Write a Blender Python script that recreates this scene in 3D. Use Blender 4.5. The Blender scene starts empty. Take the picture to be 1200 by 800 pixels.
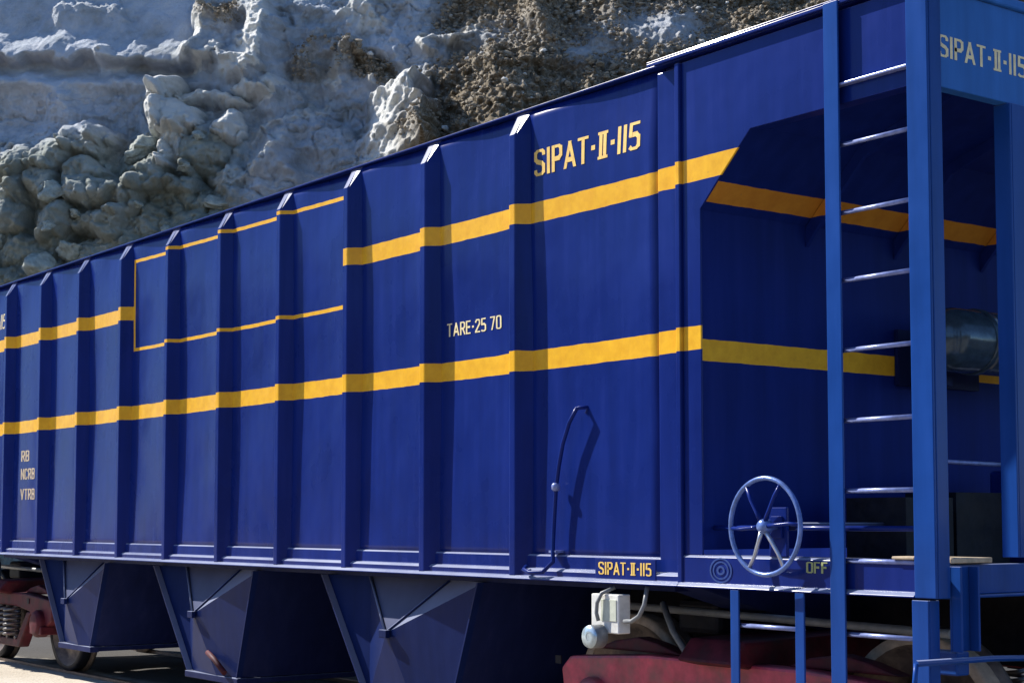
import bpy, bmesh, math, random
import numpy as np
from mathutils import Vector, Matrix, noise
random.seed(7); rng = np.random.default_rng(7)
sc = bpy.context.scene
COL = sc.collection
R = math.radians

# ------------------------------------------------------------------ camera
# wagon frame: X along the wagon (+X = near end), Y away from the viewer, Z up from the rail head
yaw, pitch = 0.639, 0.067
fw = Vector((-math.cos(yaw)*math.cos(pitch), math.sin(yaw)*math.cos(pitch), math.sin(pitch)))
rt = Vector((math.sin(yaw), math.cos(yaw), 0)); up = rt.cross(fw)
camd = bpy.data.cameras.new('camera'); cam = bpy.data.objects.new('camera', camd); COL.objects.link(cam)
m = Matrix((rt, up, -fw)).transposed().to_4x4(); m.translation = Vector((4.8893, -5.3816, 1.4368)); cam.matrix_world = m
camd.sensor_width = 36; camd.sensor_fit = 'HORIZONTAL'; camd.lens = 1907.5/1200*36
camd.shift_y = 82.33/1200; camd.clip_end = 3000; camd.clip_start = 0.05
sc.camera = cam

# ------------------------------------------------------------------ sky, sun, exposure
SUN_AZ_OFF, SUN_EL = R(23), R(42)        # sun off the wagon side, from the far (left) end, a little to the near side
sd = Vector((-math.cos(SUN_AZ_OFF)*math.cos(SUN_EL), -math.sin(SUN_AZ_OFF)*math.cos(SUN_EL), math.sin(SUN_EL)))
w = bpy.data.worlds.new('World'); sc.world = w; w.use_nodes = True
nt = w.node_tree; bg = nt.nodes['Background']
sky = nt.nodes.new('ShaderNodeTexSky'); sky.sky_type = 'NISHITA'; sky.sun_disc = False
sky.sun_elevation = SUN_EL; sky.sun_rotation = math.atan2(sd.x, sd.y)
sky.altitude = 1500; sky.air_density = 1.0; sky.dust_density = 0.0; sky.ozone_density = 6.0
nt.links.new(sky.outputs[0], bg.inputs[0]); bg.inputs[1].default_value = 0.115
sl = bpy.data.lights.new('sun', 'SUN'); sl.energy = 5.0; sl.angle = R(0.5); sl.color = (1, .95, .87)
so = bpy.data.objects.new('sun', sl); COL.objects.link(so); so.rotation_euler = (-sd).to_track_quat('-Z', 'Y').to_euler()
so.location = (0, 0, 30)
sc.view_settings.view_transform = 'Standard'; sc.view_settings.look = 'None'
sc.view_settings.exposure = 0.70; sc.view_settings.gamma = 1
sc.cycles.max_bounces = 6

# ------------------------------------------------------------------ helpers
def tag(o, label=None, cat=None, group=None, kind=None):
    if label: o['label'] = label
    if cat: o['category'] = cat
    if group: o['group'] = group
    if kind: o['kind'] = kind
    return o
def empty(name, loc, parent=None):
    o = bpy.data.objects.new(name, None); o.empty_display_size = .2; COL.objects.link(o); o.location = loc
    if parent: o.parent = parent
    return o
def worldloc(o):
    v = Vector(o.location)
    while o.parent: o = o.parent; v += o.location
    return v
class MB:
    """collects shapes (world coordinates) into one mesh"""
    def __init__(s): s.v = []; s.f = []; s.sm = []
    def add(s, vs, fs, smooth=False):
        n = len(s.v); s.v += [tuple(map(float, v)) for v in vs]; s.f += [tuple(i+n for i in f) for f in fs]; s.sm += [smooth]*len(fs); return s
    def box(s, a, b):
        x0, y0, z0 = a; x1, y1, z1 = b
        return s.add([(x0,y0,z0),(x1,y0,z0),(x1,y1,z0),(x0,y1,z0),(x0,y0,z1),(x1,y0,z1),(x1,y1,z1),(x0,y1,z1)],
              [(0,3,2,1),(4,5,6,7),(0,1,5,4),(1,2,6,5),(2,3,7,6),(3,0,4,7)])
    def tube(s, pts, r, n=8, closed=False, cap=True):
        pts = [Vector(p) for p in pts]; N = len(pts); vs = []; fs = []
        rr = r if isinstance(r, (list, tuple)) else [r]*N
        prev = None
        for i, p in enumerate(pts):
            a = pts[(i-1) % N] if (i > 0 or closed) else p; b = pts[(i+1) % N] if (i < N-1 or closed) else p
            t = (b-a).normalized()
            if prev is None:
                u = t.orthogonal().normalized()
            else:
                u = (prev - t*prev.dot(t)).normalized()
            prev = u; q = t.cross(u)
            for k in range(n):
                an = 2*math.pi*k/n; vs.append(p+(u*math.cos(an)+q*math.sin(an))*rr[i])
        for i in range(N if closed else N-1):
            j = (i+1) % N
            for k in range(n): fs.append((i*n+k, i*n+(k+1) % n, j*n+(k+1) % n, j*n+k))
        s.add(vs, fs, True)
        if cap and not closed:
            s.add(vs[:n], [tuple(range(n))[::-1]]); s.add(vs[-n:], [tuple(range(n))])
        return s
    def prism(s, poly, axis, a, b):
        """closed polygon in the two other axes, extruded along axis from a to b"""
        def P(p, t):
            q = list(p); q.insert(axis, t); return q
        n = len(poly); vs = [P(p, a) for p in poly]+[P(p, b) for p in poly]
        fs = [(i, (i+1) % n, n+(i+1) % n, n+i) for i in range(n)]+[tuple(range(n))[::-1], tuple(range(n, 2*n))]
        return s.add(vs, fs)
    def lathe(s, prof, c, axis, n=32):
        """prof: (radius, offset along axis)"""
        vs = []; fs = []; ax = Vector([0, 0, 0]); ax[axis] = 1; u = ax.orthogonal().normalized(); q = ax.cross(u); c = Vector(c)
        for r, h in prof:
            for k in range(n):
                an = 2*math.pi*k/n; vs.append(c+ax*h+(u*math.cos(an)+q*math.sin(an))*r)
        for i in range(len(prof)-1):
            for k in range(n): fs.append((i*n+k, i*n+(k+1) % n, (i+1)*n+(k+1) % n, (i+1)*n+k))
        return s.add(vs, fs, True)
    def build(s, name, mat, parent=None, bevel=0, loc=None, auto=True):
        o0 = Vector((0, 0, 0))
        if loc is not None: o0 = Vector(loc)
        elif parent is not None: o0 = worldloc(parent)
        me = bpy.data.meshes.new(name); me.from_pydata([Vector(v)-o0 for v in s.v], [], s.f)
        me.polygons.foreach_set('use_smooth', s.sm)
        bm = bmesh.new(); bm.from_mesh(me); bmesh.ops.remove_doubles(bm, verts=bm.verts, dist=1e-5)
        bmesh.ops.recalc_face_normals(bm, faces=bm.faces); bm.to_mesh(me); bm.free()
        me.materials.append(mat); o = bpy.data.objects.new(name, me); COL.objects.link(o)
        if parent is not None:
            o.parent = parent; o.location = o0-worldloc(parent)
        else: o.location = o0
        if bevel:
            b = o.modifiers.new('bevel', 'BEVEL'); b.width = bevel; b.segments = 2; b.limit_method = 'ANGLE'; b.angle_limit = R(35)
        return o
def dup(o, dx, parent=None):
    """copy a part (with its sub-parts); meshes shared"""
    c = o.copy(); COL.objects.link(c); c.parent = parent if parent else o.parent; c.location = o.location+Vector(dx)
    for ch in [q for q in o.children]:
        d = ch.copy(); COL.objects.link(d); d.parent = c
    return c

# ------------------------------------------------------------------ noise (numpy)
def h2(ix, iy, k):
    n = (ix.astype(np.int64)*374761393+iy.astype(np.int64)*668265263+k*974711) & 0x7fffffff
    n = ((n ^ (n >> 13))*1274126177) & 0x7fffffff
    return ((n ^ (n >> 16)) & 0xffff)/65535.0
def vnoise(x, y, k=0):
    ix = np.floor(x); iy = np.floor(y); fx = x-ix; fy = y-iy
    fx = fx*fx*fx*(fx*(fx*6-15)+10); fy = fy*fy*fy*(fy*(fy*6-15)+10)
    a = h2(ix, iy, k); b = h2(ix+1, iy, k); c = h2(ix, iy+1, k); d = h2(ix+1, iy+1, k)
    return (a*(1-fx)+b*fx)*(1-fy)+(c*(1-fx)+d*fx)*fy-.5
def fbm(x, y, o=4, k=0, g=.5):
    s = 0; a = 1
    for i in range(o):
        s = s+a*vnoise(x, y, k+i*17); x = x*2.03+13.1; y = y*1.97+7.7; a *= g
    return s
def ridge(x, y, o=4, k=0):
    s = 0; a = 1
    for i in range(o):
        s = s+a*(1-np.abs(vnoise(x, y, k+i*17))*4); x = x*2.1+3.1; y = y*2.0+7.7; a *= .5
    return s
def worley(x, y, k=0):
    ix = np.floor(x); iy = np.floor(y); f1 = np.full(x.shape, 9.0); f2 = f1.copy(); idv = np.zeros(x.shape)
    for dx in (-1, 0, 1):
        for dy in (-1, 0, 1):
            jx = ix+dx; jy = iy+dy
            px = jx+.15+.7*h2(jx, jy, k); py = jy+.15+.7*h2(jx, jy, k+5)
            d = np.hypot(px-x, py-y); n = d < f1
            f2 = np.where(n, f1, np.minimum(f2, d)); idv = np.where(n, h2(jx, jy, k+9), idv); f1 = np.where(n, d, f1)
    return f1, f2, idv
def sst(a, b, x):
    t = np.clip((x-a)/(b-a), 0, 1); return t*t*(3-2*t)

# ------------------------------------------------------------------ materials
class N:
    def __init__(s, name):
        s.m = bpy.data.materials.new(name); s.m.use_nodes = True; s.t = s.m.node_tree; s.n = s.t.nodes; s.l = s.t.links
        s.b = s.n['Principled BSDF']
    def new(s, t, **k):
        q = s.n.new(t)
        for a, v in k.items(): setattr(q, a, v)
        return q
    def put(s, q, i, v):
        if hasattr(v, 'is_output') or isinstance(v, bpy.types.NodeSocket): s.l.new(v, q.inputs[i])
        else: q.inputs[i].default_value = v
    def math(s, op, a, b=None, c=None, clamp=False):
        q = s.new('ShaderNodeMath', operation=op, use_clamp=clamp); s.put(q, 0, a)
        if b is not None: s.put(q, 1, b)
        if c is not None: s.put(q, 2, c)
        return q.outputs[0]
    def noise(s, vec, scale, detail=3, rough=.5, dist=0):
        q = s.new('ShaderNodeTexNoise'); s.put(q, 'Vector', vec); s.put(q, 'Scale', scale); s.put(q, 'Detail', detail); s.put(q, 'Roughness', rough); s.put(q, 'Distortion', dist)
        return q.outputs[0]
    def ramp(s, f, stops):
        q = s.new('ShaderNodeValToRGB'); s.put(q, 0, f); e = q.color_ramp.elements
        while len(e) > 1: e.remove(e[-1])
        for i, (p, c) in enumerate(stops):
            x = e[0] if i == 0 else e.new(p)
            x.position = p; x.color = (*c, 1) if len(c) == 3 else c
        return q.outputs[0]
    def mix(s, f, a, b):
        q = s.new('ShaderNodeMix', data_type='RGBA'); s.put(q, 0, f); 
        for i, v in ((6, a), (7, b)):
            if isinstance(v, tuple): v = (*v, 1) if len(v) == 3 else v
            s.put(q, i, v)
        return q.outputs[2]
    def scale(s, vec, v):
        q = s.new('ShaderNodeVectorMath', operation='MULTIPLY'); s.put(q, 0, vec); s.put(q, 1, v); return q.outputs[0]
    def bump(s, h, strength, dist):
        q = s.new('ShaderNodeBump'); s.put(q, 'Height', h); s.put(q, 'Strength', strength); s.put(q, 'Distance', dist); s.l.new(q.outputs[0], s.b.inputs['Normal']); return q
    def done(s, col=None, rough=None, metal=None, spec=None, coat=None):
        for k, v in (('Base Color', col), ('Roughness', rough), ('Metallic', metal), ('Specular IOR Level', spec), ('Coat Weight', coat)):
            if v is not None:
                if isinstance(v, tuple) and len(v) == 3: v = (*v, 1)
                s.put(s.b, k, v)
        return s.m

WAGON_LOC = Vector((-6.2, 1.5, 0))
wagon = empty('hopper_wagon', WAGON_LOC)
tag(wagon, 'long dark blue bulk hopper wagon with yellow stripes, end ladder and handbrake wheel', 'rail wagon')

BLUE = (.0060, .020, .162)
YEL = (.90, .50, .035)
def paint(name, bands=(), base=BLUE, rough=.28, dust=.028, coat=.14, spec=.08, up_dust_glint=1.0, yel=YEL):
    """gloss wagon paint; bands = yellow rectangles (x0,x1,z0,z1) in world metres, fixed to the wagon"""
    a = N(name); tc = a.new('ShaderNodeTexCoord'); tc.object = wagon
    mp = a.new('ShaderNodeVectorMath', operation='ADD'); a.put(mp, 0, tc.outputs['Object']); a.put(mp, 1, tuple(WAGON_LOC)); P = mp.outputs[0]
    sp = a.new('ShaderNodeSeparateXYZ'); a.put(sp, 0, P)
    wob = a.math('MULTIPLY', a.math('SUBTRACT', a.noise(P, 9, 3), .5), .010)
    zz = a.math('ADD', sp.outputs[2], wob); xx = a.math('ADD', sp.outputs[0], wob)
    mask = None
    for x0, x1, z0, z1 in bands:
        b = a.math('MULTIPLY', a.math('GREATER_THAN', zz, z0), a.math('LESS_THAN', zz, z1))
        if x0 is not None: b = a.math('MULTIPLY', b, a.math('MULTIPLY', a.math('GREATER_THAN', xx, x0), a.math('LESS_THAN', xx, x1)))
        mask = b if mask is None else a.math('MAXIMUM', mask, b)
    n1 = a.noise(P, 1.3, 4, .6); n2 = a.noise(a.scale(P, (5, 5, .45)), 2.2, 5, .6); n3 = a.noise(P, 40, 3, .6)
    v = a.math('ADD', a.math('MULTIPLY', n1, .5), a.math('MULTIPLY', n2, .5))
    b0 = tuple(c*.72 for c in base); b1 = tuple(c*1.3 for c in base)
    col = a.ramp(v, [(.3, b0), (.7, b1)])
    if mask is not None:
        ycol = a.ramp(a.noise(P, 14, 4, .65), [(.3, (yel[0]*.86, yel[1]*.78, yel[2]*.8)), (.65, yel)])
        chip = a.math('GREATER_THAN', a.noise(P, 55, 3, .7), .74)
        mk = a.math('MULTIPLY', mask, a.math('SUBTRACT', 1, a.math('MULTIPLY', chip, .8)))
        col = a.mix(mk, col, ycol)
    # grey brown dust: streaks running down and a film towards the bottom
    st = a.math('MULTIPLY', a.math('SUBTRACT', n2, .52), 3.0, clamp=True)
    film = a.math('MULTIPLY', a.math('SUBTRACT', 1.75, sp.outputs[2]), .5, clamp=True)
    d = a.math('MULTIPLY', a.math('ADD', a.math('MULTIPLY', st, .8), a.math('MULTIPLY', film, a.math('ADD', n3, .2))), dust, clamp=True)
    col = a.mix(d, col, (.22, .19, .17))
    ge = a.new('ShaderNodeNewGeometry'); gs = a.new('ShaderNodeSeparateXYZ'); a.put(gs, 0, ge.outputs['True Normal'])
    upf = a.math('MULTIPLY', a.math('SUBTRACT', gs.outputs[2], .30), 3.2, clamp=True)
    d2 = a.math('MULTIPLY', a.math('MULTIPLY', upf, up_dust_glint), a.math('ADD', .25, n1), clamp=True)
    col = a.mix(d2, col, (.29, .32, .44))  # upward faces: settled dust, tinted pale blue to stand in for sunlit glints
    sc_ = a.math('GREATER_THAN', a.noise(a.scale(P, (1, 1, 3)), 23, 4, .75), .735)
    col = a.mix(a.math('MULTIPLY', sc_, .35), col, (.16, .18, .24))
    r = a.math('ADD', rough-.08, a.math('ADD', a.math('MULTIPLY', n1, .16), a.math('MULTIPLY', d, .9)))
    hb = a.math('ADD', a.math('MULTIPLY', a.noise(P, 3.2, 2, .5), 1.0), a.math('MULTIPLY', n3, .012))
    a.bump(hb, .35, .02)
    a.b.inputs['Coat Roughness'].default_value = .10; return a.done(col, r, 0, spec, coat)

ZU0, ZU1, ZL0, ZL1 = 3.092, 3.205, 2.268, 2.381
SX0, SX1 = -7.695, -4.235
M = {}
M['side'] = paint('side_paint', [(SX1, 9, ZU0, ZU1), (-99, SX0, ZU0, ZU1), (None, None, ZL0, ZL1),
    (SX0, SX1, 2.829, 2.855), (SX0, SX1, 3.562, 3.588), (SX0, SX0+.03, 2.829, 3.588)])
M['slope'] = paint('slope_sheet_paint', [(None, None, 2.985, 3.068)], rough=.6, coat=0, spec=.08, yel=(.62, .27, .035))  # stripe yellow darkened to orange for the shade under the overhang
M['bulk'] = paint('bulkhead_paint', [(None, None, 2.212, 2.318)], rough=.6, coat=0, spec=.08)
M['paint'] = paint('skylit_blue_paint', base=(.010, .056, .26), rough=.30, coat=.15)  # wagon blue raised on the end parts for the sky's reflection
M['header'] = paint('skylit_header_paint', base=(.030, .145, .46), rough=.32, coat=.1)  # header blue lightened further to stand in for reflected sky
M['navy'] = paint('plain_blue_paint', rough=.3, coat=.15, up_dust_glint=0.0)
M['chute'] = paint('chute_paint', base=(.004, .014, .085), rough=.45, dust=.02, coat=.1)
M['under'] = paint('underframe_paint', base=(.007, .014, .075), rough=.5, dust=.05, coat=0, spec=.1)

def simple(name, c, rough, metal=0, var=.3, scale=18, bump=.15, dirt=None, spec=.5):
    a = N(name); tc = a.new('ShaderNodeTexCoord'); P = tc.outputs['Object']
    n = a.noise(P, scale, 5, .6)
    col = a.ramp(n, [(.3, tuple(x*(1-var) for x in c)), (.7, tuple(min(1, x*(1+var)) for x in c))])
    if dirt:
        col = a.mix(a.math('MULTIPLY', a.math('SUBTRACT', a.noise(P, scale*.35, 4, .7), .45), 3.5, clamp=True), col, dirt)
    a.bump(n, bump, .01)
    return a.done(col, rough, metal, spec)
M['letter'] = simple('lettering_paint', (.95, .58, .13), .5, var=.18, scale=30, bump=0)
M['letter_pale'] = simple('pale_lettering_paint', (.92, .74, .40), .5, var=.15, scale=30, bump=0)
M['letter_green'] = simple('green_lettering_paint', (.34, .38, .16), .5, var=.2, scale=30, bump=0)
M['letter_faded'] = simple('faded_lettering_paint', (.50, .40, .28), .6, var=.3, scale=30, bump=0)
M['emblem'] = simple('emblem_paint', (.012, .048, .22), .5, var=.3, scale=40, bump=0)
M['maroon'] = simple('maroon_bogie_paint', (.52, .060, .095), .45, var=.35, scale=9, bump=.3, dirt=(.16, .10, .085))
M['shaded_maroon'] = simple('shaded_maroon_paint', (.085, .012, .020), .6, var=.5, scale=9, bump=.3, dirt=(.04, .03, .03), spec=.2)  # bogie maroon darkened for parts that sit in shadow
M['wheel'] = simple('wheel_steel', (.10, .075, .065), .5, .5, var=.4, scale=14, dirt=(.30, .23, .17))
M['rim'] = simple('dusty_wheel_rim', (.40, .30, .21), .6, .2, var=.25, scale=20)
M['rail'] = simple('rail_steel', (.16, .11, .09), .45, .6, var=.3)
M['spring'] = simple('grey_spring_steel', (.13, .125, .13), .45, .3, var=.4, scale=20, dirt=(.12, .05, .05))
M['white'] = simple('white_box_paint', (.86, .86, .83), .5, var=.08, scale=12, dirt=(.52, .5, .44))
M['dial'] = simple('dial_metal', (.55, .66, .72), .25, .6, var=.15)
M['rubber'] = simple('grey_rubber_hose', (.20, .21, .22), .45, var=.2)
M['black'] = simple('black_gear_paint', (.010, .011, .018), .5, var=.4, dirt=(.022, .02, .022), spec=.12)
M['alu'] = simple('reservoir_paint', (.05, .085, .12), .16, .3, var=.3)
M['bright'] = simple('bright_steel', (.5, .53, .62), .28, .7, var=.15)
M['grab'] = simple('glint_blue_rung_paint', (.23, .28, .55), .3, .2, var=.3, scale=25)  # blue lightened so the rungs carry their white glints
M['wheelpaint'] = simple('brake_wheel_paint', (.13, .21, .50), .25, .3, var=.3, scale=25)
M['dusty'] = simple('dusty_step_board', (.46, .36, .25), .8, var=.3, scale=16)

# ------------------------------------------------------------------ lettering (flat stencilled paint)
G = {'S': (.5, [[(.5,.8),(.5,.88),(.4,1),(.12,1),(0,.88),(0,.64),(.12,.54),(.38,.46),(.5,.36),(.5,.12),(.38,0),(.1,0),(0,.12),(0,.2)]]),
 'I': (.06, [[(.03,0),(.03,1)]]), '1': (.06, [[(.03,0),(.03,1)]]),
 'P': (.46, [[(0,0),(0,1),(.34,1),(.46,.88),(.46,.6),(.34,.48),(0,.48)]]),
 'A': (.56, [[(0,0),(.28,1),(.56,0)], [(.11,.3),(.45,.3)]]),
 'T': (.5, [[(0,1),(.5,1)], [(.25,0),(.25,1)]]), '-': (.16, [[(0,.5),(.16,.5)]]), ' ': (.12, []),
 '=': (.44, [[(0,0),(.44,0)], [(0,1),(.44,1)], [(.1,0),(.1,1)], [(.34,0),(.34,1)]]),      # the roman two with serifs
 '5': (.48, [[(.46,1),(.04,1),(.02,.56),(.34,.56),(.48,.44),(.48,.12),(.36,0),(.1,0),(0,.1)]]),
 'R': (.46, [[(0,0),(0,1),(.34,1),(.46,.88),(.46,.6),(.34,.48),(0,.48)], [(.24,.48),(.48,0)]]),
 'E': (.42, [[(.42,1),(0,1),(0,0),(.42,0)], [(0,.52),(.34,.52)]]),
 'F': (.42, [[(.42,1),(0,1),(0,0)], [(0,.52),(.34,.52)]]),
 '2': (.46, [[(0,.82),(.1,1),(.36,1),(.46,.88),(.46,.64),(0,.08),(0,0),(.48,0)]]),
 '7': (.46, [[(0,1),(.46,1),(.16,0)]]),
 '0': (.48, [[(.1,0),(0,.12),(0,.88),(.1,1),(.38,1),(.48,.88),(.48,.12),(.38,0),(.1,0)]]),
 'O': (.48, [[(.1,0),(0,.12),(0,.88),(.1,1),(.38,1),(.48,.88),(.48,.12),(.38,0),(.1,0)]]),
 'B': (.46, [[(0,0),(0,1),(.34,1),(.44,.9),(.44,.62),(.34,.52),(0,.52)], [(.34,.52),(.46,.42),(.46,.1),(.36,0),(0,0)]]),
 'V': (.5, [[(0,1),(.25,0),(.5,1)]]),
 'N': (.48, [[(0,0),(0,1),(.48,0),(.48,1)]]), 'C': (.46, [[(.46,.82),(.36,1),(.1,1),(0,.88),(0,.12),(.1,0),(.36,0),(.46,.18)]]),
 'D': (.46, [[(0,0),(0,1),(.32,1),(.46,.84),(.46,.16),(.32,0),(0,0)]]), '6': (.46, [[(.44,.9),(.36,1),(.1,1),(0,.88),(0,.12),(.1,0),(.36,0),(.46,.12),(.46,.42),(.36,.54),(0,.5)]])}
def lettering(text, width, height, place, mat, label, stroke=.13, gap=.16):
    """place(u, v, lift) maps sign metres to the surface; one child mesh per letter"""
    total = sum(G[ch][0]+gap+stroke*.6 for ch in text)-gap-stroke*.6
    root = empty('lettering', Vector(place(width/2, 0, 0))-WAGON_LOC, wagon); root['label'] = label
    x = 0; hs = stroke/2; k = 0
    for ch in text:
        gw, lines = G[ch]; vs = []; fs = []
        for ln in lines:
            for p, q in zip(ln[:-1], ln[1:]):
                a, b, c, d = p[0]+x, p[1], q[0]+x, q[1]
                t = Vector((c-a, d-b)); L = t.length; t /= L; n = Vector((-t.y, t.x)); lift = .0010+.0002*(k % 5); k += 1
                nseg = max(1, int(L*height/.09)); e = hs*.75 if L > .2 else hs*.35
                for i in range(nseg):
                    s0 = -e+(L+2*e)*i/nseg; s1 = -e+(L+2*e)*(i+1)/nseg; base = len(vs)
                    for (s_, w_) in ((s0, -hs), (s1, -hs), (s1, hs), (s0, hs)):
                        px = a+t.x*s_+n.x*w_; py = min(1.02, max(-.02, b+t.y*s_+n.y*w_))
                        vs.append(place(px/total*width, py*height, lift))
                    fs.append((base, base+1, base+2, base+3))
        if vs: MB().add(vs, fs).build('letter', mat, root)
        x += gw+gap+stroke*.6
    return root

# ------------------------------------------------------------------ wagon: the near side
ZB, ZT = 1.12, 3.74
RIB0, PITCH = -10.558, .9089
XN, XF = .535, -12.90                   # near and far ends
WID = 3.0
rib_x = [RIB0+PITCH*i for i in range(-1, 10)]
def panel_y(x, z, x0=None, x1=None):
    """front face of the side sheet, gently dished between its ribs"""
    x = np.asarray(x, float); z = np.asarray(z, float)
    y = .075+.009*fbm(x*1.1+3, z*.9, 4, 5)
    u = np.mod(x-RIB0, PITCH)/PITCH
    u = np.where(x > rib_x[-1], np.clip((x-rib_x[-1])/1.18, 0, 1), u)
    y = y+.012*np.sin(np.pi*u)*np.sin(np.pi*np.clip((z-1.27)/2.4, 0, 1))
    return y+.026*sst(3.25, 3.72, z)*sst(.15, .8, u)
edges = [-11.28+.0]+rib_x+[-1.195]
def side_panel(x0, x1):
    nx, nz = 12, 52
    X, Z = np.meshgrid(np.linspace(x0, x1, nx), np.linspace(1.24, 3.725, nz)); Y = panel_y(X, Z)
    mb = MB(); vs = np.stack([X, Y, Z], -1).reshape(-1, 3); fs = [(j*nx+i, j*nx+i+1, (j+1)*nx+i+1, (j+1)*nx+i) for j in range(nz-1) for i in range(nx-1)]
    mb.add(vs, fs, True)
    o = mb.build('side_panel', M['side'], wagon)
    s = o.modifiers.new('sheet', 'SOLIDIFY'); s.thickness = .008; s.offset = -1
    return o
for i, x in enumerate(rib_x):
    x1 = rib_x[i+1] if i+1 < len(rib_x) else -1.195
    side_panel(x+.04, x1+.04 if i+1 < len(rib_x) else x1+.01)
# ribs: pressed hat sections, their tops chamfered back to the coping
def make_rib(x):
    prof = [(-.070, .165), (-.070, .088), (-.006, 0), (.050, 0), (.118, .088), (.118, .165)]
    mb = MB()
    zs = [1.135, 3.60, 3.752]
    def ring(z, back):
        return [(x+p[0]*(1 if back == 0 else 1), max(p[1], back), z) for p in prof]
    r0 = ring(zs[0], 0); r1 = ring(zs[1], 0); r2 = [(x+p[0]*.96, p[1] if p[1] > .08 else .0865, zs[2]) for p in prof]
    vs = r0+r1+r2; n = len(prof); fs = []
    for k in range(2):
        for i in range(n): fs.append((k*n+i, k*n+(i+1) % n, (k+1)*n+(i+1) % n, (k+1)*n+i))
    fs += [tuple(range(n))[::-1], tuple(range(2*n, 3*n))]
    mb.add(vs, fs)
    return mb.build('side_rib', M['side'], wagon, bevel=.009, loc=(x, 0, 0))
rib = make_rib(rib_x[0])
for x in rib_x[1:]: dup(rib, (x-rib_x[0], 0, 0))
# stepped bolster post and the end plate beyond it (gusset + upper band, one cut sheet)
MB().prism([(-1.195, .055), (-.975, .055), (-.975, .15), (-1.195, .15)], 2, 1.135, 3.70).build('bolster_post', M['side'], wagon, bevel=.008)
MB().prism([(-1.012, .004), (-.978, .004), (-.978, .054), (-1.012, .054)], 2, 1.135, 3.70).build('post_flange', M['side'], wagon, bevel=.006)
poly = [(-.975, 1.275), (-.85, 1.275), (-.85, 2.95), (-.738, 3.06), (-.505, 3.278), (.452, 3.278), (.452, 3.70), (-.975, 3.70)]
MB().prism(poly, 1, .022, .032).build('end_side_plate', M['side'], wagon, bevel=.003)
MB().prism([(-.505, 3.285), (.452, 3.285), (.452, 3.302), (-.505, 3.302)], 1, .033, .12).build('band_flange', M['navy'], wagon)
MB().prism([(-11.28, .055), (-11.06, .055), (-11.06, .15), (-11.28, .15)], 2, 1.135, 3.70).build('bolster_post', M['side'], wagon, bevel=.008)
poly2 = [(-12.4-p[0], p[1]) for p in [(-1.12, 1.275), (-.85, 1.275), (-.85, 2.95), (-.738, 3.06), (-.505, 3.278), (.452, 3.278), (.452, 3.70), (-1.12, 3.70)]]
MB().prism(poly2, 1, .022, .032).build('end_side_plate', M['side'], wagon)
# coping along the top
for y0 in (.088, WID-.168):
    MB().box((XF, y0-.03 if y0 < 1 else y0, 3.735), (XN-.085, y0+.08 if y0 < 1 else y0+.11, 3.747)).box((XF, y0+.027 if y0 < 1 else y0+.04, 3.69), (XN-.085, y0+.037 if y0 < 1 else y0+.05, 3.7345)).build('top_coping', M['navy'], wagon, bevel=.003)
MB().box((-1.2, -.012, 3.7365), (.450, .057, 3.7460)).box((-1.2, -.012, 3.718), (.450, -.004, 3.736)).build('top_coping', M['navy'], wagon, bevel=.003)
# side sill in three steps
prof = [(.165, 1.12), (-.012, 1.12), (-.012, 1.126), (.004, 1.141), (.026, 1.143), (.024, 1.168), (.038, 1.182), (.054, 1.184), (.055, 1.248), (.064, 1.257), (.14, 1.260), (.165, 1.26)]
MB().prism(prof, 0, -11.05, -1.0).build('side_sill', M['side'], wagon, bevel=.002)
prof2 = [(.12, 1.12), (-.014, 1.12), (-.014, 1.126), (.002, 1.142), (.012, 1.143), (.012, 1.264), (.022, 1.274), (.12, 1.276)]
MB().prism(prof2, 0, -.995, .45).build('end_side_sill', M['side'], wagon, bevel=.002)
MB().prism(prof2, 0, -12.86, -11.06).build('end_side_sill', M['side'], wagon, bevel=.006)
MB().box((-1.66, .022, 1.142), (-1.19, .029, 1.245)).build('number_plate', M['navy'], wagon, bevel=.002)
# far side: sheet, sill and ribs
MB().box((-11.28, WID-.13, 1.13), (-1.0, WID-.12, 3.69)).build('side_panel', M['side'], wagon)
MB().box((XF+.1, WID-.1, 1.12), (XN-.1, WID+.01, 1.27)).build('side_sill', M['under'], wagon)
MB().box((-.99, WID-.032, 3.278), (.45, WID-.022, 3.69)).build('end_side_plate', M['side'], wagon)
farrib = MB().prism([(-.125, WID-.118), (-.012, WID), (.068, WID), (.205, WID-.118)], 2, 1.28, 3.688).build('side_rib', M['side'], wagon)
farrib.location = Vector((rib_x[0], 0, 0))
for x in rib_x[1:]: dup(farrib, (x-rib_x[0], 0, 0))

# ------------------------------------------------------------------ wagon: open near end
def end_frame(s, x0):
    """slope sheet, bulkhead etc. for one end: world x = x0 + s*x"""
    X = lambda x: x0+s*x
    def bx(a, b): 
        xa, xb = sorted((X(a[0]), X(b[0]))); return MB().box((xa, a[1], a[2]), (xb, b[1], b[2]))
    pr = [(X(-.86), 2.95), (X(-.50), 3.29), (X(.45), 3.60), (X(.45), 3.608), (X(-.50), 3.30), (X(-.868), 2.958)]
    MB().prism(pr, 1, .036, WID-.036).build('slope_sheet', M['slope'], wagon)
    bx((-.872, .036, 1.30), (-.862, WID-.15, 2.955)).build('end_bulkhead', M['bulk'], wagon)
    for y in (.78, 1.46, 2.20):
        q = [(X(-.860), 2.94), (X(-.50), 3.288), (X(.44), 3.595), (X(.44), 3.55), (X(-.47), 3.235), (X(-.80), 2.91), (X(-.860), 2.84)]
        MB().prism(q, 1, y-.012, y+.012).build('slope_stiffener', M['slope'], wagon)
    return
end_frame(1, 0)
end_frame(-1, -12.4)
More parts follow.
